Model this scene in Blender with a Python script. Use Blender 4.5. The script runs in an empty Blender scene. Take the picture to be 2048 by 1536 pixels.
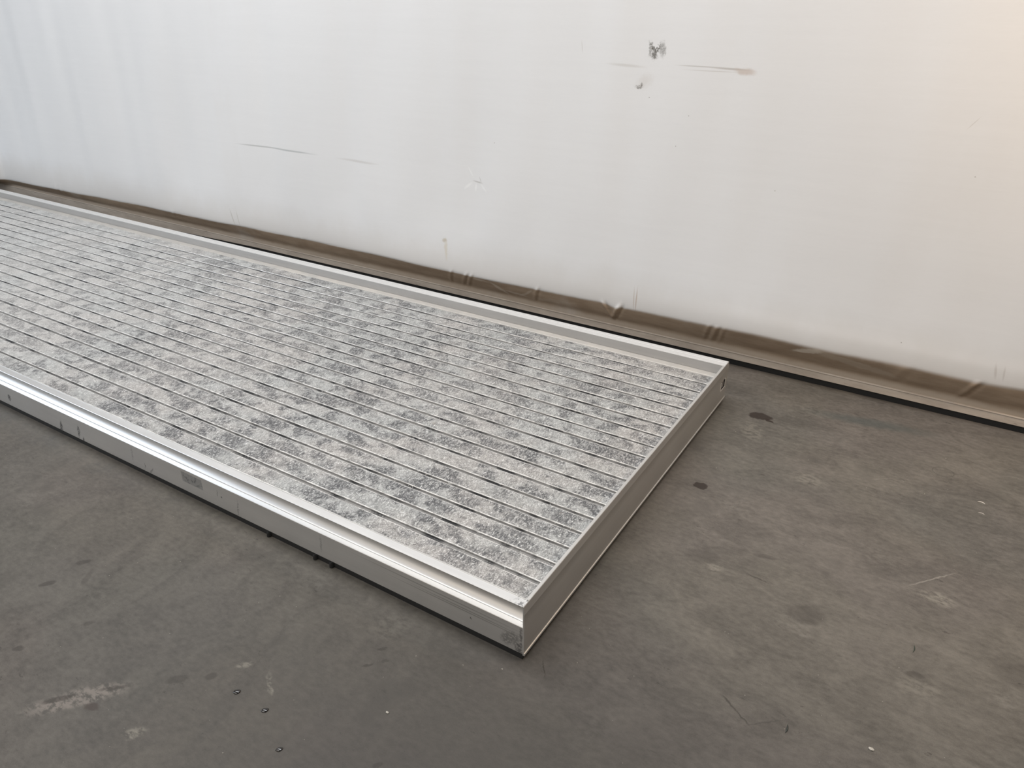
import bpy, bmesh, math, random
import numpy as np
from mathutils import Vector, Matrix, noise as mnoise
random.seed(7); rng = np.random.default_rng(7)
C = bpy.context.scene.collection
H = .1808; W = 1.5923; WALL = 1.9371; ZB = .0181; ZD = .1373; XL = -8.2   # panel height, width; wall line; underside; deck level; far end

# ---------------------------------------------------------------- helpers
def link(name, me, mats=(), parent=None, smooth=True):
    o = bpy.data.objects.new(name, me); C.objects.link(o)
    for m in mats: me.materials.append(m)
    if smooth:
        me.shade_smooth()
    if parent: o.parent = parent
    return o
def from_data(name, v, f):
    me = bpy.data.meshes.new(name); me.from_pydata(v, [], f); me.update(); return me
def from_bm(name, bm):
    bmesh.ops.recalc_face_normals(bm, faces=bm.faces)
    me = bpy.data.meshes.new(name); bm.to_mesh(me); bm.free(); return me
def tag(o, label=None, cat=None, group=None, kind=None):
    for k, v in (('label', label), ('category', cat), ('group', group), ('kind', kind)):
        if v: o[k] = v
    return o
def extrude_x(name, prof, x0, x1, closed=True, segs=1):
    """profile of (y, z) points swept along x, capped when closed"""
    n = len(prof); v = []; f = []
    for i in range(segs+1):
        x = x0+(x1-x0)*i/segs
        v += [(x, y, z) for y, z in prof]
    for i in range(segs):
        for k in range(n if closed else n-1):
            a = i*n+k; b = i*n+(k+1) % n
            f.append((a, b, b+n, a+n))
    if closed:
        f.append(tuple(range(n))); f.append(tuple(range(segs*n+n-1, segs*n-1, -1)))
    me = from_data(name, v, f)
    bm = bmesh.new(); bm.from_mesh(me); bpy.data.meshes.remove(me)
    return from_bm(name, bm)
def sharp(o, deg=35):
    me = o.data; me.shade_smooth()
    bm = bmesh.new(); bm.from_mesh(me)
    for e in bm.edges:
        if len(e.link_faces) == 2 and e.calc_face_angle() > math.radians(deg): e.smooth = False
    bm.to_mesh(me); bm.free()
def bevel(o, w, seg=2, ang=40):
    m = o.modifiers.new('bevel', 'BEVEL'); m.width = w; m.segments = seg; m.limit_method = 'ANGLE'; m.angle_limit = math.radians(ang)
    m.harden_normals = False
def box(bm, x0, x1, y0, y1, z0, z1):
    vs = [bm.verts.new((x, y, z)) for x in (x0, x1) for y in (y0, y1) for z in (z0, z1)]
    for q in ((0,1,3,2),(4,6,7,5),(0,4,5,1),(2,3,7,6),(0,2,6,4),(1,5,7,3)): bm.faces.new([vs[i] for i in q])

class N:
    """small node-tree builder"""
    def __init__(s, name):
        s.m = bpy.data.materials.new(name); s.m.use_nodes = True; s.t = s.m.node_tree; s.b = s.t.nodes['Principled BSDF']
        s.co = s.t.nodes.new('ShaderNodeTexCoord').outputs['Object']
    def n(s, ty, **kw):
        d = s.t.nodes.new(ty)
        for k, v in kw.items(): setattr(d, k, v)
        return d
    def put(s, sock, v):
        if hasattr(v, 'is_output') or isinstance(v, bpy.types.NodeSocket): s.t.links.new(v, sock)
        else: sock.default_value = v
    def math(s, op, a, b=0., c=None, clamp=False):
        d = s.n('ShaderNodeMath', operation=op, use_clamp=clamp); s.put(d.inputs[0], a); s.put(d.inputs[1], b)
        if c is not None: s.put(d.inputs[2], c)
        return d.outputs[0]
    def vmul(s, v, k):
        d = s.n('ShaderNodeVectorMath', operation='MULTIPLY'); s.put(d.inputs[0], v); s.put(d.inputs[1], k); return d.outputs[0]
    def vadd(s, v, k):
        d = s.n('ShaderNodeVectorMath', operation='ADD'); s.put(d.inputs[0], v); s.put(d.inputs[1], k); return d.outputs[0]
    def noise(s, scale, detail=3, rough=.55, co=None, stretch=(1,1,1), color=False, w=None, dist=0.):
        co = s.vmul(co or s.co, stretch)
        d = s.n('ShaderNodeTexNoise', noise_dimensions='4D' if w is not None else '3D')
        s.put(d.inputs['Vector'], co); d.inputs['Scale'].default_value = scale; d.inputs['Detail'].default_value = detail
        d.inputs['Roughness'].default_value = rough; d.inputs['Distortion'].default_value = dist
        if w is not None: s.put(d.inputs['W'], w)
        return d.outputs['Color'] if color else d.outputs[0]
    def ramp(s, v, a, b, lo=0., hi=1.):
        d = s.n('ShaderNodeMapRange', interpolation_type='SMOOTHSTEP')
        s.put(d.inputs['Value'], v); s.put(d.inputs['From Min'], a); s.put(d.inputs['From Max'], b)
        d.inputs['To Min'].default_value = lo; d.inputs['To Max'].default_value = hi
        return d.outputs[0]
    def mix(s, f, a, b, mode='MIX'):
        d = s.n('ShaderNodeMix', data_type='RGBA', blend_type=mode)
        s.put(d.inputs[0], f)
        for i, x in ((6, a), (7, b)): s.put(d.inputs[i], tuple(x)+(1,) if isinstance(x, (tuple, list)) and len(x) == 3 else x)
        return d.outputs[2]
    def wobble(s, scale, amt):
        c = s.noise(scale, 3, .6, color=True)
        return s.vadd(s.co, s.vmul(s.vadd(c, (-.5,-.5,-.5)), (amt,)*3))
    def spot(s, co, c, r, rot=0., soft=.3, axis='xy'):
        """mask of an ellipse with centre c, radii r (two axes), turned by rot"""
        d = s.n('ShaderNodeMapping', vector_type='TEXTURE'); s.put(d.inputs['Vector'], co)
        if axis == 'xy':
            d.inputs['Location'].default_value = (c[0], c[1], 0); d.inputs['Rotation'].default_value = (0,0,rot); d.inputs['Scale'].default_value = (r[0], r[1], 1e3)
        elif axis == 'xz':
            d.inputs['Location'].default_value = (c[0], 0, c[1]); d.inputs['Rotation'].default_value = (0,-rot,0); d.inputs['Scale'].default_value = (r[0], 1e3, r[1])
        l = s.n('ShaderNodeVectorMath', operation='LENGTH'); s.put(l.inputs[0], d.outputs[0])
        return s.ramp(l.outputs['Value'], 1+soft, 1-soft)
    def seg(s, co, p, q, w, soft=.6, axis='xy'):
        c = ((p[0]+q[0])/2, (p[1]+q[1])/2); L = math.hypot(q[0]-p[0], q[1]-p[1])/2
        return s.spot(co, c, (L, w), math.atan2(q[1]-p[1], q[0]-p[0]), soft, axis)
    def out(s, col, rough=.5, metal=0., spec=None, bump=None, bs=.1, bd=.01):
        s.put(s.b.inputs['Base Color'], tuple(col)+(1,) if isinstance(col, tuple) else col); s.put(s.b.inputs['Roughness'], rough); s.put(s.b.inputs['Metallic'], metal)
        if spec is not None: s.put(s.b.inputs['Specular IOR Level'], spec)
        if bump is not None:
            d = s.n('ShaderNodeBump'); d.inputs['Strength'].default_value = bs; d.inputs['Distance'].default_value = bd
            s.put(d.inputs['Height'], bump); s.put(s.b.inputs['Normal'], d.outputs[0])
        return s.m

# ---------------------------------------------------------------- materials
def mat_floor():
    s = N('worn_concrete')
    sx = s.n('ShaderNodeSeparateXYZ'); s.put(sx.inputs[0], s.co)
    right = s.ramp(sx.outputs[0], -.5, .3)
    big = s.noise(1.3, 4, .6); tint = s.noise(1.9, 3, .5, s.vadd(s.co, (7,3,0)))
    gx = s.noise(7, 6, .66, stretch=(.75,1.35,1), dist=.9); gy = s.noise(7, 6, .66, stretch=(1.3,.75,1), dist=.9)
    mid = s.n('ShaderNodeMix', data_type='FLOAT'); s.put(mid.inputs[0], right); s.put(mid.inputs[2], gy); s.put(mid.inputs[3], gx); mid = mid.outputs[0]
    fine = s.noise(60, 4, .65, stretch=(.7,1.2,1)); grain = s.noise(420, 2, .6)
    v = s.math('MULTIPLY_ADD', s.ramp(big, .3, .7), .16, .80)
    v = s.math('ADD', v, s.math('MULTIPLY', s.ramp(mid, .28, .72), .38))
    v = s.math('ADD', v, s.math('MULTIPLY', s.math('SUBTRACT', fine, .5), 1.0))
    v = s.math('ADD', v, s.math('MULTIPLY', s.math('SUBTRACT', grain, .5), .55))
    base = s.mix(s.ramp(tint, .4, .6), (.122,.110,.094), (.120,.107,.094))
    base = s.mix(s.math('MULTIPLY', s.ramp(s.noise(1.1, 2, .5, s.vadd(s.co, (1,9,0))), .5, .62), .35), base, (.088,.087,.078))
    g = s.n('ShaderNodeCombineColor')
    for i in range(3): s.put(g.inputs[i], v)
    col = s.mix(1., base, g.outputs[0], 'MULTIPLY')
    # pale scuffed blotches and dark blotches
    pale = s.math('MULTIPLY', s.ramp(s.noise(3.4, 5, .62, s.vadd(s.co, (4,4,0))), .60, .76), s.ramp(fine, .4, .62))
    col = s.mix(s.math('MULTIPLY', pale, .4), col, (.21,.195,.17))
    dk = s.math('MULTIPLY', s.ramp(s.noise(5.5, 4, .6, s.vadd(s.co, (11,2,0))), .60, .72), s.ramp(fine, .36, .6))
    col = s.mix(s.math('MULTIPLY', dk, .38), col, (.05,.046,.042))
    wb = s.wobble(26, .035); wf = s.wobble(70, .012); wst = s.wobble(32, .034)
    def add(col, m, c, k): return s.mix(s.math('MULTIPLY', m, k), col, c)
    fl = s.math('MULTIPLY', s.ramp(s.noise(38, 4, .7, stretch=(.6,1.5,1)), .63, .69), s.ramp(s.noise(4, 2, .5, s.vadd(s.co, (9,9,0))), .45, .6))
    col = s.mix(s.math('MULTIPLY', fl, .6), col, (.035,.03,.026))
    col = s.mix(s.math('MULTIPLY', s.spot(s.wobble(5, .25), (.15,-.42), (.75,.45), .2, .7), .60), col, (.045,.041,.037))  # light falloff painted as a soft dark patch in the foreground
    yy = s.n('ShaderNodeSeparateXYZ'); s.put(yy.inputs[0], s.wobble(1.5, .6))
    col = s.mix(s.ramp(yy.outputs[1], 1.2, -.6, 0., .30), col, (.040,.037,.033))  # floor colour darkens towards the front, painting in the light's falloff
    # dark damp stains
    for c, r, rot in (((.165,1.548),(.044,.028),.1), ((.205,1.530),(.020,.008),-.3), ((.124,.969),(.024,.017),0.)):
        col = add(col, s.spot(wst, c, r, rot, .12), (.030,.022,.018), .88)
    for c, r, rot, k in (((-1.296,-.482),(.022,.009),.9,.5), ((-1.295,-.374),(.022,.010),.9,.5), ((-1.052,-.507),(.015,.007),.9,.35), ((-.628,-.45),(.014,.011),.8,.45),
                         ((-.691,-.5),(.026,.012),.8,.4), ((-1.221,-.411),(.010,.028),.6,.3), ((-1.122,-.654),(.014,.010),.6,.5), ((-.327,-.16),(.012,.005),.8,.5), ((-.323,-.218),(.014,.004),.8,.55),
                         ((-.295,-.185),(.010,.005),.8,.4), ((-.12,-.414),(.010,.006),.8,.45), ((.568,.539),(.05,.035),.2,.35), ((.41,.72),(.035,.01),.2,.35), ((.846,.476),(.022,.010),.3,.45),
                         ((.25,.62),(.05,.03),.4,.25), ((1.1,.62),(.09,.05),.4,.3)):
        col = add(col, s.spot(wf, c, r, rot, .25), (.035,.030,.026), k)
    # teal-ish smear, pale scrape areas, mineral scar at lower left
    col = add(col, s.seg(wb, (.36,1.70), (.72,1.75), .030, .8), (.055,.072,.070), .5)
    for c, r, rot, k in (((.867,.797),(.045,.022),0,.55), ((.17,1.42),(.035,.06),.3,.3), ((.43,1.2),(.05,.035),0,.35), ((.30,.59),(.02,.014),0,.45), ((-.644,-.646),(.024,.012),.8,.5), ((-.585,-.381),(.022,.008),.9,.4),
                         ((-.485,-.391),(.03,.006),-.7,.45), ((-.36,.0-.09),(.05,.04),.8,.12), ((.86,.44),(.05,.03),.5,.2)):
        col = add(col, s.math('MULTIPLY', s.spot(wb, c, r, rot, .5), s.ramp(fine, .38, .6)), (.26,.24,.20), k)
    scar = s.spot(wb, (-.845,-.660), (.105,.026), .87, .35)
    col = add(col, s.math('MULTIPLY', scar, s.ramp(fine, .42, .56)), (.20,.175,.155), .7)
    col = add(col, s.math('MULTIPLY', s.seg(wf, (-.905,-.715), (-.86,-.66), .008, .3), 1.), (.05,.043,.037), .7)
    col = add(col, s.seg(wf, (-.81,-.665), (-.775,-.65), .010, .4), (.05,.038,.033), .7)
    col = add(col, s.seg(wf, (-.825,-.62), (-.775,-.575), .006, .4), (.05,.043,.037), .6)
    # scratches and cracks
    for p, q, w, c, k in (((.795,.817),(.893,.932),.0025,(.25,.23,.2),.7), ((.461,.165),(.500,.140),.0028,(.04,.036,.03),.7), ((.500,.140),(.538,.116),.0022,(.04,.036,.03),.7), ((.538,.116),(.606,.174),.0018,(.05,.045,.04),.5),
                          ((.389,.617),(.448,.610),.0025,(.04,.035,.03),.65), ((.27,.598),(.31,.588),.004,(.22,.2,.17),.5), ((.04,.03+.0),(.075,-.02),.0015,(.03,.025,.02),.6), ((.62,1.32),(.67,1.36),.002,(.24,.22,.19),.5)):
        col = add(col, s.seg(wf, p, q, w, .5), c, k)
    # faint drawn ring
    d = s.n('ShaderNodeMapping', vector_type='TEXTURE'); s.put(d.inputs['Vector'], s.co); d.inputs['Location'].default_value = (.82,1.498,0); d.inputs['Scale'].default_value = (.034,.030,1e3)
    l = s.n('ShaderNodeVectorMath', operation='LENGTH'); s.put(l.inputs[0], d.outputs[0])
    ring = s.ramp(s.math('ABSOLUTE', s.math('SUBTRACT', l.outputs['Value'], 1.)), .06, .02)
    col = add(col, ring, (.05,.046,.04), .45)
    rough = s.math('MULTIPLY_ADD', s.ramp(mid, .3, .7), .10, .46)
    bump = s.math('ADD', s.math('MULTIPLY', mid, .6), s.math('MULTIPLY', fine, .3))
    return s.out(col, rough, spec=.22, bump=bump, bs=.2, bd=.004)

def mat_sheet():
    s = N('white_tarpaulin')
    sx = s.n('ShaderNodeSeparateXYZ'); s.put(sx.inputs[0], s.co); x, z = sx.outputs[0], sx.outputs[2]
    rel = s.n('ShaderNodeAttribute', attribute_name='above_fold').outputs['Fac']
    soft = s.noise(1.1, 3, .5, stretch=(1.2,1,.45)); weave = s.noise(260, 2, .5, stretch=(.12,1,1)); stripe = s.noise(40, 3, .6, stretch=(.05,1,1))
    v = s.math('MULTIPLY_ADD', soft, .05, .675); v = s.math('ADD', v, s.math('MULTIPLY', s.math('SUBTRACT', stripe, .5), .030))
    v = s.math('ADD', v, s.math('MULTIPLY', s.math('SUBTRACT', weave, .5), .02))
    g = s.n('ShaderNodeCombineColor'); s.put(g.inputs[0], v); s.put(g.inputs[1], v); s.put(g.inputs[2], s.math('MULTIPLY', v, 1.005))
    col = g.outputs[0]
    def add(col, m, c, k): return s.mix(s.math('MULTIPLY', m, k), col, c)
    # splashed dirt that thickens in the last hand's width above the fold
    wz = s.math('ADD', z, s.math('MULTIPLY', s.math('SUBTRACT', s.noise(6, 4, .6, stretch=(1,1,.6)), .5), .16))
    col = add(col, s.ramp(wz, .40, .20), (.50,.46,.41), .34)
    # brown grime on the tucked-under fold
    nx = s.noise(9, 3, .6, stretch=(1,0,.3)); zz = s.math('ADD', rel, s.math('MULTIPLY', s.math('SUBTRACT', nx, .5), .006))
    grime = s.ramp(zz, s.ramp(x, -1.5, .6, .006, .022), -.004)
    lo = s.noise(14, 5, .65, stretch=(.5,1,2.2)); st = s.noise(60, 4, .6, stretch=(.08,1,1.2), dist=.4)
    brown = s.mix(s.ramp(lo, .35, .65), (.285,.212,.150), (.35,.268,.195))
    brown = s.mix(s.math('MULTIPLY', s.ramp(st, .60, .74), .35), brown, (.42,.35,.28))
    brown = s.mix(s.math('MULTIPLY', s.ramp(s.math('ADD', z, s.math('MULTIPLY', s.math('SUBTRACT', nx, .5), .02)), .108, .078), .7), brown, (.50,.425,.35))
    col = s.mix(grime, col, brown)
    # lighter wiped area and scrapes on the fold
    wb = s.wobble(30, .02)
    for c, r, rot, k in (((.240,.172),(.058,.013),.25,1.), ((.42,.158),(.17,.016),-.15,.28), ((-1.30,.14),(.05,.010),-.6,.5), ((-1.2,.125),(.06,.006),-.1,.45), ((-1.14,.14),(.05,.006),.6,.35), ((-.98,.13),(.10,.012),.1,.2), ((-1.40,.165),(.05,.005),0.,.4)):
        col = add(col, s.spot(wb, c, r, rot, .3, 'xz'), (.56,.49,.41), k)
    # marks higher up
    wf = s.wobble(90, .03); sm = s.noise(130, 4, .75); brk = s.ramp(sm, .38, .54)
    grey = (.085,.078,.065)
    m = s.math('MAXIMUM', s.seg(wf, (-.575,1.315), (-.545,1.275), .006, .5, 'xz'), s.seg(wf, (-.547,1.275), (-.530,1.314), .0055, .5, 'xz'))
    m = s.math('MAXIMUM', m, s.math('MULTIPLY', s.spot(wf, (-.520,1.292), (.012,.024), 0, .5, 'xz'), .6))
    m = s.math('MAXIMUM', m, s.math('MULTIPLY', s.spot(wf, (-.572,1.290), (.006,.024), 0, .5, 'xz'), .6))
    m = s.math('MAXIMUM', m, s.math('MULTIPLY', s.spot(wf, (-.553,1.268), (.012,.014), 0, .5, 'xz'), .9))
    col = add(col, s.math('MULTIPLY', m, s.ramp(sm, .32, .48)), grey, .92)
    col = add(col, s.math('MULTIPLY', s.spot(wf, (-.604,1.150), (.013,.009), .5, .6, 'xz'), brk), grey, .85)
    col = add(col, s.spot(wf, (-.585,1.170), (.03,.02), .5, .9, 'xz'), (.5,.46,.42), .3)
    for p, q, w, c, k in (((-.74,1.230),(-.60,1.224),.005,(.48,.46,.43),.4), ((-.44,1.237),(-.28,1.236),.0022,(.35,.33,.30),.5), ((-.30,1.234),(-.17,1.232),.0035,(.36,.33,.30),.6), ((-.40,1.222),(-.22,1.222),.002,(.45,.42,.39),.4), ((-.215,1.228),(-.145,1.223),.010,(.50,.42,.37),.7),
                          ((-.88,1.31),(-.875,1.27),.0015,(.5,.48,.46),.6), ((-3.12,.688),(-2.84,.690),.004,(.34,.35,.34),.6), ((-2.88,.690),(-2.55,.688),.0045,(.32,.34,.34),.6), ((-2.32,.683),(-2.08,.682),.006,(.5,.48,.46),.5),
                          ((-3.305,.27),(-3.275,.185),.004,(.42,.40,.36),.6), ((-3.25,.27),(-3.23,.185),.003,(.42,.40,.36),.5), ((-.55,.285),(-.545,.19),.0025,(.42,.34,.28),.5), ((-.535,.285),(-.535,.185),.003,(.40,.31,.25),.6),
                          ((-1.62,.345),(-1.61,.25),.008,(.55,.48,.36),.45), ((-1.640,.340),(-1.615,.345),.008,(.42,.36,.26),.6), ((.895,.275),(.905,.225),.004,(.45,.42,.4),.5), ((.925,.272),(.93,.225),.003,(.45,.42,.4),.45),
                          ((.60,1.085),(.625,1.12),.0015,(.5,.48,.45),.5), ((-1.445,.668),(-1.395,.662),.0035,(.45,.44,.43),.7), ((-1.41,.69),(-1.40,.665),.002,(.45,.44,.43),.6), ((-1.46,.655),(-1.50,.625),.006,(.85,.85,.84),.4), ((-1.43,.655),(-1.435,.62),.005,(.85,.85,.84),.4), ((-1.40,.655),(-1.37,.625),.005,(.85,.85,.84),.35), ((-1.45,.69),(-1.475,.73),.004,(.85,.85,.84),.35)):  # last strokes paint the pucker's shaded creases and pale highlights
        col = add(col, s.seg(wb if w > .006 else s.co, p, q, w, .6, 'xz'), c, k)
    for c in ((.572,.290),(-.383,1.052),(-.425,.93),(.0,.80),(.66,.93),(-1.32,.86),(-.56,1.11)):
        col = add(col, s.spot(s.co, c, (.0018,.0018), 0, .4, 'xz'), (.22,.20,.18), .8)
    col = add(col, s.math('MULTIPLY', s.ramp(s.noise(2.2, 4, .6, s.vadd(s.co, (3,0,5)), stretch=(1,1,.35)), .58, .75), .5), (.66,.645,.63), .6)
    bump = s.math('ADD', s.math('MULTIPLY', s.noise(9, 3, .5, stretch=(1,1,.35)), .6), s.math('MULTIPLY', weave, .05))
    return s.out(col, .46, spec=.3, bump=bump, bs=.12, bd=.012)

def mat_dust_bar():
    s = N('dusty_hem_bar')
    a = s.noise(12, 5, .65, stretch=(.5,1,2)); sc = s.noise(40, 4, .7, stretch=(.25,1,1.5), dist=.8)
    col = s.mix(s.ramp(a, .35, .65), (.46,.395,.335), (.56,.49,.42))
    col = s.mix(s.math('MULTIPLY', s.ramp(sc, .58, .70), .5), col, (.68,.61,.53))
    col = s.mix(s.math('MULTIPLY', s.ramp(s.noise(17, 4, .7, s.vadd(s.co, (3,3,3)), stretch=(.4,1,2)), .66, .72), .7), col, (.09,.07,.05))
    return s.out(col, .55, spec=.3, bump=sc, bs=.15, bd=.002)

def mat_alu(name, base=(.62,.62,.61), metal=.75, rough=.36, axis='x', marks=False, dusty=0., rim=0.):
    s = N(name)
    st = (.02,1,1) if axis == 'x' else (1,.02,1)
    br = s.noise(160, 3, .6, stretch=st); band = s.noise(30, 3, .6, stretch=st); blot = s.noise(5, 4, .6); fine = s.noise(140, 3, .7)
    v = s.math('MULTIPLY_ADD', br, .10, .90); v = s.math('ADD', v, s.math('MULTIPLY', s.math('SUBTRACT', band, .5), .16)); v = s.math('ADD', v, s.math('MULTIPLY', s.math('SUBTRACT', blot, .5), .14))
    g = s.n('ShaderNodeCombineColor')
    for i in range(3): s.put(g.inputs[i], v)
    col = s.mix(1., base, g.outputs[0], 'MULTIPLY')
    def add(col, m, c, k): return s.mix(s.math('MULTIPLY', m, k), col, c)
    met = metal
    if rim:      # top light painted on the lip as a pale dusty tone
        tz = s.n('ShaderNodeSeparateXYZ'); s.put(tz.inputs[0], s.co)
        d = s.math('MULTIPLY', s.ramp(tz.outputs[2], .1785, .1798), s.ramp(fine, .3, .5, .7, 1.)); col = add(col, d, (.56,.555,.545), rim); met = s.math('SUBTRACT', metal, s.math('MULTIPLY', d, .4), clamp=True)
        sp_ = s.ramp(s.noise(120, 3, .7, stretch=(1,1,1)), .70, .74); col = add(col, s.math('MULTIPLY', sp_, s.ramp(tz.outputs[2], .165, .140)), (.8,.78,.75), .8)
    if dusty:
        d = s.math('MULTIPLY', s.ramp(s.noise(20, 5, .65, stretch=(.5,1,1)), .35, .7), dusty); col = add(col, d, (.60,.55,.48), 1.)
        met = s.math('SUBTRACT', metal, s.math('MULTIPLY', d, .6), clamp=True)
    if marks:
        wf = s.wobble(60, .018); brk = s.ramp(fine, .38, .52); dkk = (.06,.06,.065)
        m = s.spot(wf, (-2.399,.061), (.016,.010), 1.2, .4, 'xz')
        for c, r, rot, k in (((-2.044,.036),(.030,.008),1.2,1), ((-1.921,.056),(.026,.007),1.3,1), ((-1.901,.028),(.012,.006),1.3,1), ((-1.143,.074),(.012,.0018),1.5,.9), ((-1.125,.068),(.003,.003),0,.9),
                             ((-1.591,.073),(.03,.004),1.4,.35), ((-1.527,.045),(.012,.002),1.3,.8), ((-1.495,.034),(.018,.003),.9,.5), ((-1.051,.052),(.03,.003),1.4,.45), ((-.037,.058),(.030,.020),.6,.55), ((-.014,.036),(.010,.020),.2,.8), ((-.006,.070),(.004,.040),.0,.7),
                             ((-.158,.062),(.0022,.0022),0,1.), ((-.69,.072),(.03,.004),1.5,.3)):
            m = s.math('MAXIMUM', m, s.math('MULTIPLY', s.spot(wf, c, r, rot, .45, 'xz'), k))
        col = add(col, s.math('MULTIPLY', m, brk), dkk, .85)
        # rectangular glue patch of a removed sticker
        px = s.n('ShaderNodeSeparateXYZ'); s.put(px.inputs[0], s.wobble(80, .004))
        rect = s.math('MULTIPLY', s.ramp(s.math('ABSOLUTE', s.math('SUBTRACT', px.outputs[0], -1.268)), .053, .050), s.ramp(s.math('ABSOLUTE', s.math('SUBTRACT', px.outputs[2], .080)), .021, .019))
        rect = s.math('MULTIPLY', rect, s.ramp(px.outputs[1], .004, .002))
        col = add(col, rect, (.34,.35,.36), .55); col = add(col, s.math('MULTIPLY', rect, s.ramp(s.noise(70, 4, .7), .5, .62)), (.16,.165,.17), .7)
        # die lines along the face and chatter under the sticker
        for z0, x0, x1 in ((.0775,-.40,-.01),(.084,-.32,-.03),(.095,-.50,-.05)):
            col = add(col, s.seg(s.co, (x0,z0), (x1,z0-.001), .0016, .6, 'xz'), (.22,.215,.21), .5)
        top = s.n('ShaderNodeSeparateXYZ'); s.put(top.inputs[0], s.co)
        rim = s.math('MULTIPLY', s.ramp(top.outputs[0], -.05, -.01), s.ramp(top.outputs[2], .16, .175))
        col = add(col, s.math('MULTIPLY', rim, s.ramp(s.noise(120, 4, .7), .5, .6)), (.10,.10,.10), .7)
        col = add(col, s.seg(s.co, (-.078,.176), (-.075,.1808), .0012, .5, 'xz'), (.12,.07,.04), .0)
    rr = s.math('MULTIPLY_ADD', s.math('ADD', band, blot), .08, rough-.08)
    return s.out(col, rr, met, bump=br, bs=.02, bd=.0006)

def mat_deck():
    s = N('grimy_ribbed_aluminium')
    at = s.n('ShaderNodeAttribute', attribute_name='board'); bd = at.outputs['Fac']
    off = s.n('ShaderNodeCombineXYZ'); s.put(off.inputs[0], s.math('MULTIPLY', bd, 1.37)); co = s.vadd(s.co, off.outputs[0])
    blot = s.noise(17, 2, .5, co, stretch=(.8,1,1), w=s.math('MULTIPLY', bd, .35), dist=.5)
    med = s.noise(42, 3, .6, co, stretch=(.7,1,1)); bigm = s.noise(1.5, 3, .55)
    g1 = s.noise(150, 5, .76, stretch=(1.3,.62,1), dist=.6); g2 = s.noise(380, 3, .75, stretch=(1.2,.62,1)); swirl = s.noise(75, 4, .65, stretch=(1,.8,1), dist=2.2)
    dark = s.math('ADD', s.math('MULTIPLY', s.ramp(blot, .43, .60), 1.), s.math('MULTIPLY', s.ramp(med, .48, .70), .35))
    dark = s.math('MULTIPLY', dark, s.ramp(bigm, .25, .62, .55, 1.))
    xx = s.n('ShaderNodeSeparateXYZ'); s.put(xx.inputs[0], s.co)
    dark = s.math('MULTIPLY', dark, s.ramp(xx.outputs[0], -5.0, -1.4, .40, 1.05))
    dark = s.math('MULTIPLY', dark, s.ramp(g1, .66, .36, .15, 1.15), clamp=True)
    tone = s.mix(s.ramp(s.noise(3, 3, .5), .4, .6), (.375,.358,.34), (.355,.357,.347))
    v = s.math('ADD', 1., s.math('MULTIPLY', s.math('SUBTRACT', g1, .5), 2.2)); v = s.math('ADD', v, s.math('MULTIPLY', s.math('SUBTRACT', g2, .5), 2.2)); v = s.math('ADD', v, s.math('MULTIPLY', s.math('SUBTRACT', med, .5), 1.3))
    g = s.n('ShaderNodeCombineColor')
    for i in range(3): s.put(g.inputs[i], v)
    col = s.mix(1., tone, g.outputs[0], 'MULTIPLY')
    col = s.mix(s.ramp(xx.outputs[0], -1.2, -4.5, 0., .45), col, (.66,.655,.64))  # left end painted paler, putting its grazing brightness into the colour
    col = s.mix(s.math('MULTIPLY', dark, .97), col, (.074,.074,.078))
    spk = s.ramp(s.math('MULTIPLY', s.math('ADD', g2, g1), .5), .55, .60); col = s.mix(s.math('MULTIPLY', spk, .9), col, (.78,.78,.77))
    ln = s.ramp(s.math('ABSOLUTE', s.math('SUBTRACT', swirl, .5)), .022, .006); ln = s.math('MULTIPLY', ln, s.ramp(s.noise(28, 2, .5), .52, .66))
    col = s.mix(s.math('MULTIPLY', ln, .6), col, (.76,.75,.73))
    rust = s.math('MULTIPLY', s.ramp(s.noise(9, 3, .6, s.vadd(s.co, (2,2,2))), .68, .76), .22); col = s.mix(rust, col, (.30,.22,.15))
    bump = s.math('ADD', g1, s.math('MULTIPLY', g2, .5))
    return s.out(col, .5, .22, bump=bump, bs=.5, bd=.0022)
def mat_deck_edge():
    s = N('worn_rib_edge_highlight')  # rib-edge highlight painted in as a pale worn colour
    n = s.noise(50, 4, .7, stretch=(.5,1,1)); col = s.mix(s.ramp(n, .42, .6), (.86,.84,.81), (.46,.45,.43))
    return s.out(col, .38, .35)
def mat_groove():
    s = N('grimy_groove')
    n = s.noise(14, 4, .6, stretch=(.45,.01,.01)); f = s.noise(120, 3, .7)
    col = s.mix(s.ramp(n, .47, .62), (.27,.262,.25), (.055,.055,.056)); col = s.mix(s.math('MULTIPLY', s.ramp(f, .56, .66), .5), col, (.35,.34,.33))
    return s.out(col, .5, .35)
def plain(name, c, r=.5, m=0., spec=.5):
    s = N(name); n = s.noise(40, 3, .6); col = s.mix(s.math('MULTIPLY', n, .3), c, tuple(x*.7 for x in c)); return s.out(col, r, m, spec=spec)

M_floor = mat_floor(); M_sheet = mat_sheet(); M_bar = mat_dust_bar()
M_front = mat_alu('brushed_aluminium_scuffed', (.73,.72,.705), .80, .38, marks=True)
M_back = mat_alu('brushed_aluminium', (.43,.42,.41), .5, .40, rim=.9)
M_end = mat_alu('brushed_aluminium_end', (.58,.565,.545), .62, .36, axis='y')
M_flange = mat_alu('dusty_aluminium_flange', (.52,.50,.47), .35, .5, dusty=.35)
M_slot = plain('bright_cut_aluminium', (.75,.72,.68), .4, .4)
M_deck = mat_deck(); M_dedge = mat_deck_edge(); M_groove = mat_groove()
M_rubber_shade = plain('black_rubber_and_shade', (.012,.012,.012), .6)  # rubber of the feet, also the black of the added shade pieces

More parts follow.
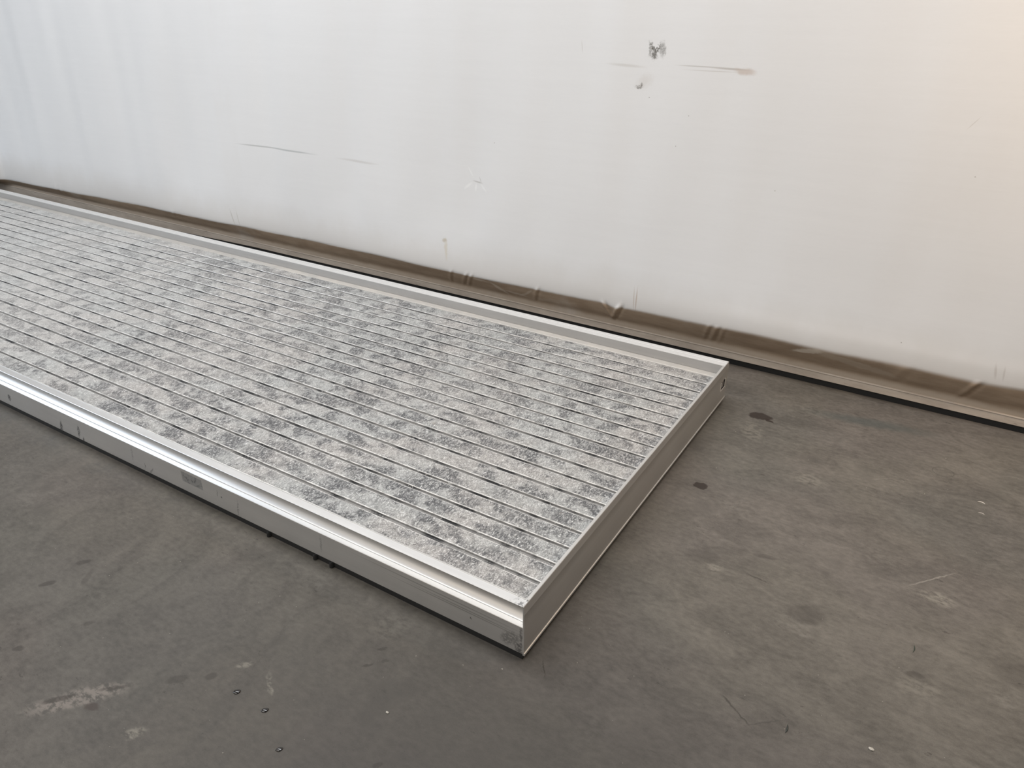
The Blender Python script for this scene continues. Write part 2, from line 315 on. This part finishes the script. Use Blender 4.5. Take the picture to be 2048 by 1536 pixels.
# ---------------------------------------------------------------- floor
bm = bmesh.new(); bmesh.ops.create_grid(bm, x_segments=2, y_segments=2, size=1)
me = from_bm('floor', bm)
for v in me.vertices: v.co.x = v.co.x*9-2; v.co.y = v.co.y*7-2; v.co.z = 0
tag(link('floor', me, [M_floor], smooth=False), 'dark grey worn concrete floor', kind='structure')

# ---------------------------------------------------------------- sheet wall with its tucked-under fold
LX = [-9,-6.6,-6.173,-6.007,-5.298,-4.549,-3.884,-3.243,-2.712,-1.956,-1.44,-.932,-.703,-.64,-.607,-.252,.022,.314,.582,.83,1.005,3.6]
LZ = [.13,.13,.135,.138,.150,.158,.169,.176,.173,.184,.177,.176,.184,.170,.177,.186,.189,.184,.185,.184,.194,.19]
xs = np.concatenate([np.arange(-9,-6.7,.05), np.arange(-6.7,-2.2,.02), np.arange(-2.2,1.3,.0065), np.arange(1.3,3.61,.05)])
lip = np.interp(xs, LX, LZ) + .0018*np.sin(xs*4.1)+.0012*np.sin(xs*11.7+1)
# (height key, depth in front of the bar line): below the lip t runs 0..1, above it absolute height
under = [(0,0),(.06,.0005),(.12,.001),(.2,.002),(.28,.005),(.36,.011),(.44,.018),(.52,.0255),(.6,.031),(.7,.038),(.8,.044),(.88,.049),(.94,.0525),(1,.055)]
over = [(.004,.0572),(.009,.0582),(.015,.0585),(.024,.0583),(.04,.0575),(.06,.056),(.09,.0535),(.13,.050),(.18,.047),(.24,.044),(.31,.041),(.39,.039),(.48,.037),(.58,.035),(.7,.033),(.83,.032),(.97,.031),(1.12,.030),(1.3,.030),(1.5,.030),(1.8,.03),(2.2,.03),(2.8,.03),(3.4,.03)]
Z0 = .068
rows = []; softness = np.interp(xs, [-6,-1.2,.3,1.2], [.0,.1,.8,1.])
creases = [(-1.457,.66,.004,.008),(-1.49,.7,.005,.007),(-1.585,.5,.004,.008),(-1.065,.45,.005,.008),(-.622,.55,.009,.010),(-.70,-.55,.007,.009),(-.186,.35,.005,.008),(-.150,.35,.006,.009),(-.118,.3,.003,.008),(.849,.5,.008,.010),(.60,.4,.003,.02),(-5.3,.2,.006,.012),(-5.23,.2,.005,.010),(-3.9,.2,.005,.012),(-3.85,.2,.004,.010),(-2.75,.2,.004,.012),(-2.70,.2,.003,.012)]
def wav(x, z, seed):
    return sum(math.sin(x*f+p+z*q)*a for f, p, q, a in WV[seed])
WV = {0: [(random.uniform(5,32), random.uniform(0,6.3), random.uniform(-1.6,-.2), random.uniform(.4,1)) for _ in range(9)]}
fw = np.array([f for f,_,_,_ in WV[0]]); fp = np.array([p for _,p,_,_ in WV[0]]); fq = np.array([q for _,_,q,_ in WV[0]]); fa = np.array([a for _,_,_,a in WV[0]])/fw**.8*.02
amp = np.interp(xs, [-6,-1.5,0,3], [1.5,1.0,.4,.4])
def folds(z):
    return (np.sin(xs[:,None]*fw+fp+z[:,None]*fq*2.2)*fa).sum(1)*amp
def crease(z):
    d = np.zeros_like(xs)
    for cx, sl, A, w in creases:
        u = (xs-cx-sl*(z-.18))/w; up = np.clip((z-.085)/.03,0,1)*np.clip((.200-z)/.022,0,1)
        d += A*(np.exp(-u*u)-.7*np.exp(-(u-1.8)**2))*up
    return d
big = .24*np.clip((-6.04-xs)/.24,0,1)**2*(3-2*np.clip((-6.04-xs)/.24,0,1))       # the sheet billows out where it bends near its left end
for t, d in under:
    z = Z0+(lip-Z0)*t
    dd = d*(1+.16*np.sin(xs*3.3+1)*t) + crease(z)*min(1, t*2) + big*t*.5
    rows.append(np.stack([xs, WALL-dd, z], 1))
for dz, d in over:
    dz = np.full_like(xs, dz)*(1+softness*1.1*max(0, 1-dz/.1))
    z = lip+dz
    env = np.clip((z-.2)/.3, .25, 1)*np.clip(1.45-z*.42, .35, 1)
    dd = d*(1+.16*np.sin(xs*3.3+1)*np.clip(1-dz/.5,0,1)) + crease(z) + folds(z)*env + big*np.clip(1.25-z*1.25, 0, 1)*np.clip(.5+dz*4,0,1)
    rows.append(np.stack([xs, WALL-dd, z], 1))
P = np.array(rows); nr, nc = P.shape[:2]
for k in range(nr): P[k,:,1] += 0
# centre of the pucker, whose light and shade mat_sheet paints
px, pz = -1.418, .667
R = np.hypot(P[:,:,0]-px, P[:,:,2]-pz)
vs = [tuple(map(float, p)) for p in P.reshape(-1,3)]
fs = [(r*nc+c, r*nc+c+1, (r+1)*nc+c+1, (r+1)*nc+c) for r in range(nr-1) for c in range(nc-1)]
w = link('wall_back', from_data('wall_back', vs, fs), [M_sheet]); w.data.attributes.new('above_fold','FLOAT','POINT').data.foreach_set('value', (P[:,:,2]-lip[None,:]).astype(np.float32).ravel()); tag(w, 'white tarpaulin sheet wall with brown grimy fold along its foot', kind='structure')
# bottom bar under the fold, and an added black blocker that keeps the gap dark
prof = [(WALL,.0312),(WALL,.0595),(WALL-.0022,.0612),(WALL-.0032,.0640),(WALL-.0022,.0668),(WALL+.001,.0690),(WALL+.03,.0690),(WALL+.03,.0312)]
o = link('baseboard_back', extrude_x('baseboard_back', prof, -9, 3.6, segs=63), [M_bar])
for v in o.data.vertices: v.co.z += (float(np.interp(v.co.x, [-5.2,-4.7,-3.2], [-.0295,-.0285,0]))) if v.co.z < .05 else 0
sharp(o); tag(o, 'dusty grey-brown hem bar along the foot of the sheet wall', kind='structure')
o = link('gap_blocker_1', extrude_x('gap_blocker_1', [(WALL+.012,0),(WALL+.06,0),(WALL+.06,.3),(WALL+.03,.3),(WALL+.03,.0312),(WALL+.012,.0312)], -9, 3.6), [M_rubber_shade], smooth=False); tag(o, 'added black blocker behind the gap under the hem bar', kind='structure')

# ---------------------------------------------------------------- the platform panel
root = bpy.data.objects.new('loading_platform', None); C.objects.link(root)
tag(root, 'long low aluminium platform with dusty ribbed deck lying on concrete beside the white wall', 'platform')
# front rail: flat top lip, hollow cove, ledge, plain lower face
cove = []; cy, cz = .0108, .1198
for k in range(17):
    cove.append((cy, cz)); dz = .044/16; tilt = math.radians(50)*max(0, 1-(k+.5)/16)**1.45; cy += dz*math.tan(tilt); cz += dz
prof = [(.004,ZB),(.0,ZB+.004),(0,.1090),(0,.1102),(.0004,.1112),(.0013,.1121),(.0098,.1196),(.0104,.1197)]+cove+[(.0256,.168),(.0235,.173),(.016,.1755),(.0015,.1762),(0,.1775),(0,.1798),(.001,.1808),
        (.0245,.1808),(.0252,.1822),(.0270,.1822),(.0275,.1805),(.0275,ZB)]
o = link('front_rail', extrude_x('front_rail', prof, XL, -.0012), [M_front], root); sharp(o, 30)
# back rail: double-lipped top and inner face, and the wide dusty flange under it
yb = 1.5447
prof = [(W,ZB),(W,.1795),(W-.0015,.1815),(W-.018,.1815),(W-.0195,.1800),(W-.0215,.1800),(W-.023,.1812),(W-.041,.1812),(W-.0475,.1795),(W-.0480,.178),(W-.0480,ZD-.004),(W-.0480,ZB)]
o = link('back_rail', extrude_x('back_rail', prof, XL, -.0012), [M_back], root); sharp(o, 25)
back = o
prof = [(yb-.0015,ZD-.004),(yb-.0015,ZD+.0025),(yb-.003,ZD+.0032),(1.5115,ZD+.0022),(1.5096,ZD+.001),(1.5096,ZD-.010),(yb-.0015,ZD-.010)]
o = link('flange', extrude_x('flange', prof, XL, -.0085), [M_flange], back); tag(o, 'dusty beige flange strip along the inner foot of the rail'); sharp(o, 25)
# end rail with its slot: outer skin tilts out slightly under the top edge
bm = bmesh.new()
ya, ye = 0., W
s0, s1, z0, z1 = 1.5155, 1.5635, .0820, .1180
YS = [ya, .0280, .0282, .4, .8, 1.2, s0, W-.0484, W-.0482, s1, ye]; ZS = [ZB, .0245, .0262, .05, z0, z1, .1528, .155, .1795, H]
def xo(z): return .0045 if z < .0225 else (.0045 if z < .0255 else (.0022 if z < .154 else (.0030 if z < .16 else (.0006 if z < .18 else -.0005))))
def xi(y): return -.0085 if .0281 < y < W-.0483 else -.0012
def grid(fx, flip):
    V = {(i,j): bm.verts.new((fx(y) if flip else fx(z), y, z)) for i, y in enumerate(YS) for j, z in enumerate(ZS)}
    for i in range(len(YS)-1):
        for j in range(len(ZS)-1):
            if s0 <= YS[i] < s1 and ZS[j] == z0: continue
            q = [V[i,j], V[i+1,j], V[i+1,j+1], V[i,j+1]]
            bm.faces.new(q)
    return V
A = grid(xo, 0); B = grid(xi, 1)
ni, nj = len(YS)-1, len(ZS)-1
def wallf(a, b): bm.faces.new([A[a], A[b], B[b], B[a]])
for i in range(ni): wallf((i,0),(i+1,0)); wallf((i,nj),(i+1,nj))
for j in range(nj): wallf((0,j),(0,j+1)); wallf((ni,j),(ni,j+1))
i0, i1, j0 = YS.index(s0), YS.index(s1), ZS.index(z0)
for i in range(i0, i1): wallf((i,j0),(i+1,j0)); wallf((i,j0+1),(i+1,j0+1))
for i in (i0, i1): wallf((i,j0),(i,j0+1))
o = link('end_rail', from_bm('end_rail', bm), [M_end], root); sharp(o, 20); endr = o
bm = bmesh.new()                      # bright cut rim round three sides of the slot (one U-shaped piece)
t = .003; x0, x1 = -.006, .0045
U = [(s0-t,z1),(s0-t,z0-t),(s1+t,z0-t),(s1+t,z1),(s1,z1),(s1,z0),(s0,z0),(s0,z1)]
a = [bm.verts.new((x1,y,z)) for y,z in U]; b = [bm.verts.new((x0,y,z)) for y,z in U]
for q in ((0,1,6,7),(1,2,5,6),(2,3,4,5)):
    bm.faces.new([a[i] for i in q]); bm.faces.new([b[i] for i in q])
for i in range(8): bm.faces.new([a[i], a[(i+1)%8], b[(i+1)%8], b[i]])
o = link('slot_rim', from_bm('slot_rim', bm), [M_slot], endr, smooth=False); tag(o, 'bright U-shaped rim of the slot')
# far end rail, out of the frame
bm = bmesh.new(); box(bm, XL-.0085, XL, 0, W, ZB, H); o = link('end_rail', from_bm('end_rail', bm), [M_end], root, smooth=False)
# deck: one ribbed surface; boards between measured grooves
G = [1.5096,1.4383,1.3605,1.286,1.2072,1.1314,1.0573,.9821,.9049,.8310,.7554,.6793,.6046,.5276,.4513,.3749,.2973,.2193,.1388,.0640]
prof = []; info = []           # info per segment: (material, board)
def add(y, z, mat, b): prof.append((y, z)); info.append((mat, b))
add(1.5096, ZD-.004, 0, 0)
for k in range(len(G)-1):
    far = G[k]-(.0112 if k else 0); near = G[k+1]
    # far edge lip, flat, near edge lip, groove
    add(far, ZD-.0010, 0, k); add(far-.0008, ZD-.0001, 1, k); add(far-.0024, ZD, 0, k); add(far-.0036, ZD, 0, k)
    for q in range(1, 4): add(far-.0036+(near+.0042-far+.0036)*q/4, ZD, 0, k)
    add(near+.0042, ZD, 1, k); add(near+.0030, ZD+.0010, 1, k); add(near+.0006, ZD+.0009, 1, k); add(near, ZD-.0004, 2, k)
    if k < len(G)-2: add(near-.0012, ZD-.0052, 2, k); add(near-.0100, ZD-.0054, 2, k)
add(.0272, ZD, 0, len(G))
nx = 300; xd = np.concatenate([np.linspace(XL, -3, 80, endpoint=False), np.linspace(-3, -.0085, 180)])
npf = len(prof); V = []
for xi_, x in enumerate(xd):
    for j, (y, z) in enumerate(prof):
        b = info[j][1]
        dz = .0006*math.sin(x*2.1+b*1.7)+.0004*math.sin(x*7.3+b*2.9); dy = .0012*math.sin(x*1.3+b*.9)
        V.append((float(x), y+dy, z+dz))
F = []; mi = []; bi = []
for i in range(len(xd)-1):
    for j in range(npf-1):
        F.append((i*npf+j, (i+1)*npf+j, (i+1)*npf+j+1, i*npf+j+1)); mi.append(info[j][0]); bi.append(float(info[j][1]))
me = from_data('deck', V, F); o = link('deck', me, [M_deck, M_dedge, M_groove], root, smooth=False)
me.polygons.foreach_set('material_index', mi); at = me.attributes.new('board', 'FLOAT', 'FACE'); at.data.foreach_set('value', bi)
if me.polygons[0].normal.z < 0: me.flip_normals()
tag(o, 'ribbed grey deck mottled with dust and black grime')
# black strips added under the rails, standing in for the gap's shade
bm = bmesh.new(); box(bm, XL, -.003, .003, .018, 0, ZB); link('gap_shade_strip', from_bm('gap_shade_strip', bm), [M_rubber_shade], root, smooth=False)
bm = bmesh.new(); box(bm, -.018, -.002, .019, W-.02, 0, ZB); link('gap_shade_strip', from_bm('gap_shade_strip', bm), [M_rubber_shade], root, smooth=False)
# black rubber stops peeping out under the front edge
for k, x in enumerate((-.920, -.722, -.656)):
    bm = bmesh.new()
    r = bmesh.ops.create_cone(bm, cap_ends=True, segments=20, radius1=.011, radius2=.010, depth=.0180)
    for v in bm.verts: v.co.x *= .75; v.co.z += .0090; v.co.y = v.co.y*1.1+.004; v.co.x += x
    bmesh.ops.bevel(bm, geom=[e for e in bm.edges if abs(e.verts[0].co.z-e.verts[1].co.z) < 1e-5], offset=.002, segments=2, affect='EDGES')
    o = link('rubber_foot', from_bm('rubber_foot', bm), [M_rubber_shade], root); sharp(o, 40)
    if k == 0: tag(o, 'small black rubber foot')
bearers = [-.25, -2.3, -4.6, -7.6]
for x in bearers:       # bearers under the deck that carry it
    bm = bmesh.new(); box(bm, x-.03, x+.03, .10, W-.10, 0, ZD-.02); link('bearer', from_bm('bearer', bm), [M_rubber_shade], root, smooth=False)

# ---------------------------------------------------------------- drops and scraps on the floor
s = N('dark_oil'); M_oil = s.out((.006,.004,.003), .08, spec=.8)
def drop(x, y, r, rot, tail, label):
    bm = bmesh.new(); n = 28; rings = 7; vs = [[bm.verts.new((0,0,.0032*r/.007))]]
    for k in range(1, rings+1):
        a = math.pi/2*k/rings; ring = []
        for i in range(n):
            t = 2*math.pi*i/n; rr = r*math.sin(a)*(1+.06*math.sin(3*t+rot)+tail*math.exp(-((t-math.pi)/.35)**2))
            ring.append(bm.verts.new((rr*math.cos(t)*1.15, rr*math.sin(t)*.85, .0032*r/.007*math.cos(a))))
        vs.append(ring)
    for i in range(n): bm.faces.new([vs[0][0], vs[1][i], vs[1][(i+1)%n]])
    for k in range(1, rings):
        for i in range(n): bm.faces.new([vs[k][i], vs[k+1][i], vs[k+1][(i+1)%n], vs[k][(i+1)%n]])
    bm.faces.new(vs[-1][::-1])
    o = link('oil_drop', from_bm('oil_drop', bm), [M_oil]); o.location = (x, y, .0002); o.rotation_euler[2] = rot
    tag(o, label, 'drop', 'oil drops on the concrete floor')
drop(-.5363,-.4471,.0078,.75,0,'glossy black oil drop on the concrete, farthest left of the three drops')
drop(-.4382,-.4477,.0076,.85,.05,'glossy black oil drop on the concrete between the two other drops')
drop(-.3313,-.5014,.0066,.85,.3,'small dull black oil drop with a pointed tail, nearest the bottom edge')
def curl(name, label, cat, cx, cy, r, a0, a1, w, h, mat, group=None):
    bm = bmesh.new(); n = 12; prev = None
    for i in range(n+1):
        a = a0+(a1-a0)*i/n; ww = w*math.sin(math.pi*(i+.6)/(n+1.2)); q = []
        for dr, z in ((-ww, .0), (-ww*.6, h), (ww*.6, h*.8), (ww, 0)): q.append(bm.verts.new(((r+dr)*math.cos(a), (r+dr)*math.sin(a), z)))
        if prev:
            for k in range(4): bm.faces.new([prev[k], prev[(k+1)%4], q[(k+1)%4], q[k]])
        else: bm.faces.new(q)
        prev = q
    bm.faces.new(prev[::-1]); o = link(name, from_bm(name, bm), [mat]); o.location = (cx, cy, .0002); tag(o, label, cat, group); return o
M_pale = plain('pale_shaving', (.55,.50,.44), .5); M_blk = plain('black_plastic_sliver', (.02,.025,.02), .5); M_grn = plain('dark_green_thread', (.03,.045,.03), .7)
curl('shaving', 'pale curled shaving on the floor, the upper of two near the right edge', 'shaving', .9436, 1.357, .012, .3, 2.6, .0028, .002, M_pale, 'pale shavings on the floor')
curl('shaving', 'pale curled shaving on the floor, the lower of two near the right edge', 'shaving', .9469, 1.291, .011, .5, 2.4, .0016, .0015, M_pale, 'pale shavings on the floor')
curl('plastic_sliver', 'thin black sliver lying on the floor at the bottom right', 'sliver', .575, .150, .042, -.25, .35, .0022, .0015, M_blk)
curl('thread', 'short dark green thread lying on the floor at the right', 'thread', .795, .565, .040, -.35, .35, .0014, .0012, M_grn)
# pale grit strewn on the floor: nobody could count it
bm = bmesh.new(); n = 0
while n < 260:
    x = random.uniform(-2.6, 1.6); y = random.uniform(-1.2, 1.85)
    if XL < x < .03 and -.04 < y < W+.05: continue
    r = random.choice((.0005,.0006,.0007,.0008,.0011)); n += 1
    res = bmesh.ops.create_icosphere(bm, subdivisions=1, radius=r)
    sc = Vector((random.uniform(.7,1.6), random.uniform(.7,1.3), .6))
    for v in res['verts']: v.co = Vector((v.co.x*sc.x+x, v.co.y*sc.y+y, v.co.z*.6+r*.55))
for p in ((.789,.198,.0045),(-.19,-.30,.003),(-.03,-.05,.0015),(.135,1.10,.0013),(.82,1.60,.0015)):
    res = bmesh.ops.create_icosphere(bm, subdivisions=1, radius=p[2])
    for v in res['verts']: v.co = Vector((v.co.x*1.6+p[0], v.co.y+p[1], v.co.z*.5+p[2]*.45))
o = link('grit', from_bm('grit', bm), [plain('pale_grit', (.42,.39,.34), .6)], smooth=False); tag(o, 'fine pale grit strewn over the dark concrete floor', 'grit', kind='stuff')
# curly swarf and lint over the deck: likewise
bm = bmesh.new()
for k in range(2200):
    x = -.02-abs(random.gauss(0, 1.3)); y = random.uniform(.05, 1.50)
    if x < -4: continue
    r = random.uniform(.002,.009); a = random.uniform(0,6.28); da = random.uniform(.5,2.6); w = random.uniform(.00025,.0006); prev = None
    cx, cy = x, y
    for i in range(6):
        t = a+da*i/5; px, py = cx+r*math.cos(t), cy+r*math.sin(t)*.9
        if px > -.012: px = -.012
        d = Vector((math.cos(t), math.sin(t), 0))*w; c = Vector((px, py, ZD+.0016))
        q = [bm.verts.new(c-d), bm.verts.new(c+Vector((0,0,w))), bm.verts.new(c+d)]
        if prev:
            for j in range(3): bm.faces.new([prev[j], prev[(j+1)%3], q[(j+1)%3], q[j]])
        prev = q
o = link('metal_swarf', from_bm('metal_swarf', bm), [plain('bright_swarf', (.74,.73,.71), .4, .3)], root, smooth=False); tag(o, 'fine bright curly swarf and lint strewn over the ribbed deck', kind='stuff')

# ---------------------------------------------------------------- light
def area(name, loc, target, size, power, color, sy=None):
    l = bpy.data.lights.new(name, 'AREA'); l.energy = power; l.color = color; l.shape = 'RECTANGLE'; l.size = size; l.size_y = sy or size
    o = bpy.data.objects.new(name, l); C.objects.link(o); o.location = loc
    o.rotation_euler = (Vector(target)-Vector(loc)).to_track_quat('-Z','Y').to_euler(); return o
area('skylight', (-1.6, .6, 4.6), (-1.6, .7, 0), 7, 185, (.985,.99,1), 1.0)
area('skylight', (-1.8, -2.7, 4.3), (-1.8, .5, .2), 7, 125, (1,.985,.96), 1.2)
area('front_fill_light', (-1.2, -5.2, 2.3), (-1.2, 1, .6), 7, 50, (1,.87,.72), 2.0)  # added warm fill from the front, brightens the rail's cove
area('doorway_light', (-7.5, -3.0, 2.6), (-4.5, 1.9, .8), 3, 125, (.74,.86,1.0), 3)
area('warm_lamp', (1.75, 1.1, 2.1), (1.05, 1.94, 1.35), .4, 15, (1,.68,.38))
wd = bpy.data.worlds.new('hall'); bpy.context.scene.world = wd; wd.use_nodes = True; nt = wd.node_tree
bg = nt.nodes['Background']; tc = nt.nodes.new('ShaderNodeTexCoord'); sp = nt.nodes.new('ShaderNodeSeparateXYZ'); cr = nt.nodes.new('ShaderNodeValToRGB')
nt.links.new(tc.outputs['Generated'], sp.inputs[0]); nt.links.new(sp.outputs[2], cr.inputs[0])
e = cr.color_ramp.elements; e[0].position = 0; e[0].color = (.55,.50,.45,1); e[1].position = 1; e[1].color = (.62,.62,.61,1)
for ps, c in ((.06,(.80,.76,.71,1)), (.35,(.85,.81,.76,1)), (.55,(.55,.54,.53,1))): q = e.new(ps); q.color = c
nt.links.new(cr.outputs[0], bg.inputs[0]); bg.inputs[1].default_value = .33

# ---------------------------------------------------------------- camera
f, pi_, ya_ = 1495.6, .484893, -.558135
cam = bpy.data.cameras.new('camera'); cam.sensor_width = 36; cam.lens = 36*f/2048; cam.clip_start = .05
co = bpy.data.objects.new('camera', cam); C.objects.link(co); bpy.context.scene.camera = co
fwd = Vector((math.sin(ya_)*math.cos(pi_), math.cos(ya_)*math.cos(pi_), -math.sin(pi_))); r = Vector((math.cos(ya_), -math.sin(ya_), 0)); u = r.cross(fwd)
co.matrix_world = Matrix(((r.x,u.x,-fwd.x,.68971),(r.y,u.y,-fwd.y,-1.15667),(r.z,u.z,-fwd.z,1.5),(0,0,0,1)))
sc = bpy.context.scene; sc.view_settings.view_transform = 'Standard'; sc.view_settings.look = 'None'; sc.view_settings.exposure = 0; sc.view_settings.gamma = 1; sc.view_settings.use_curve_mapping = False
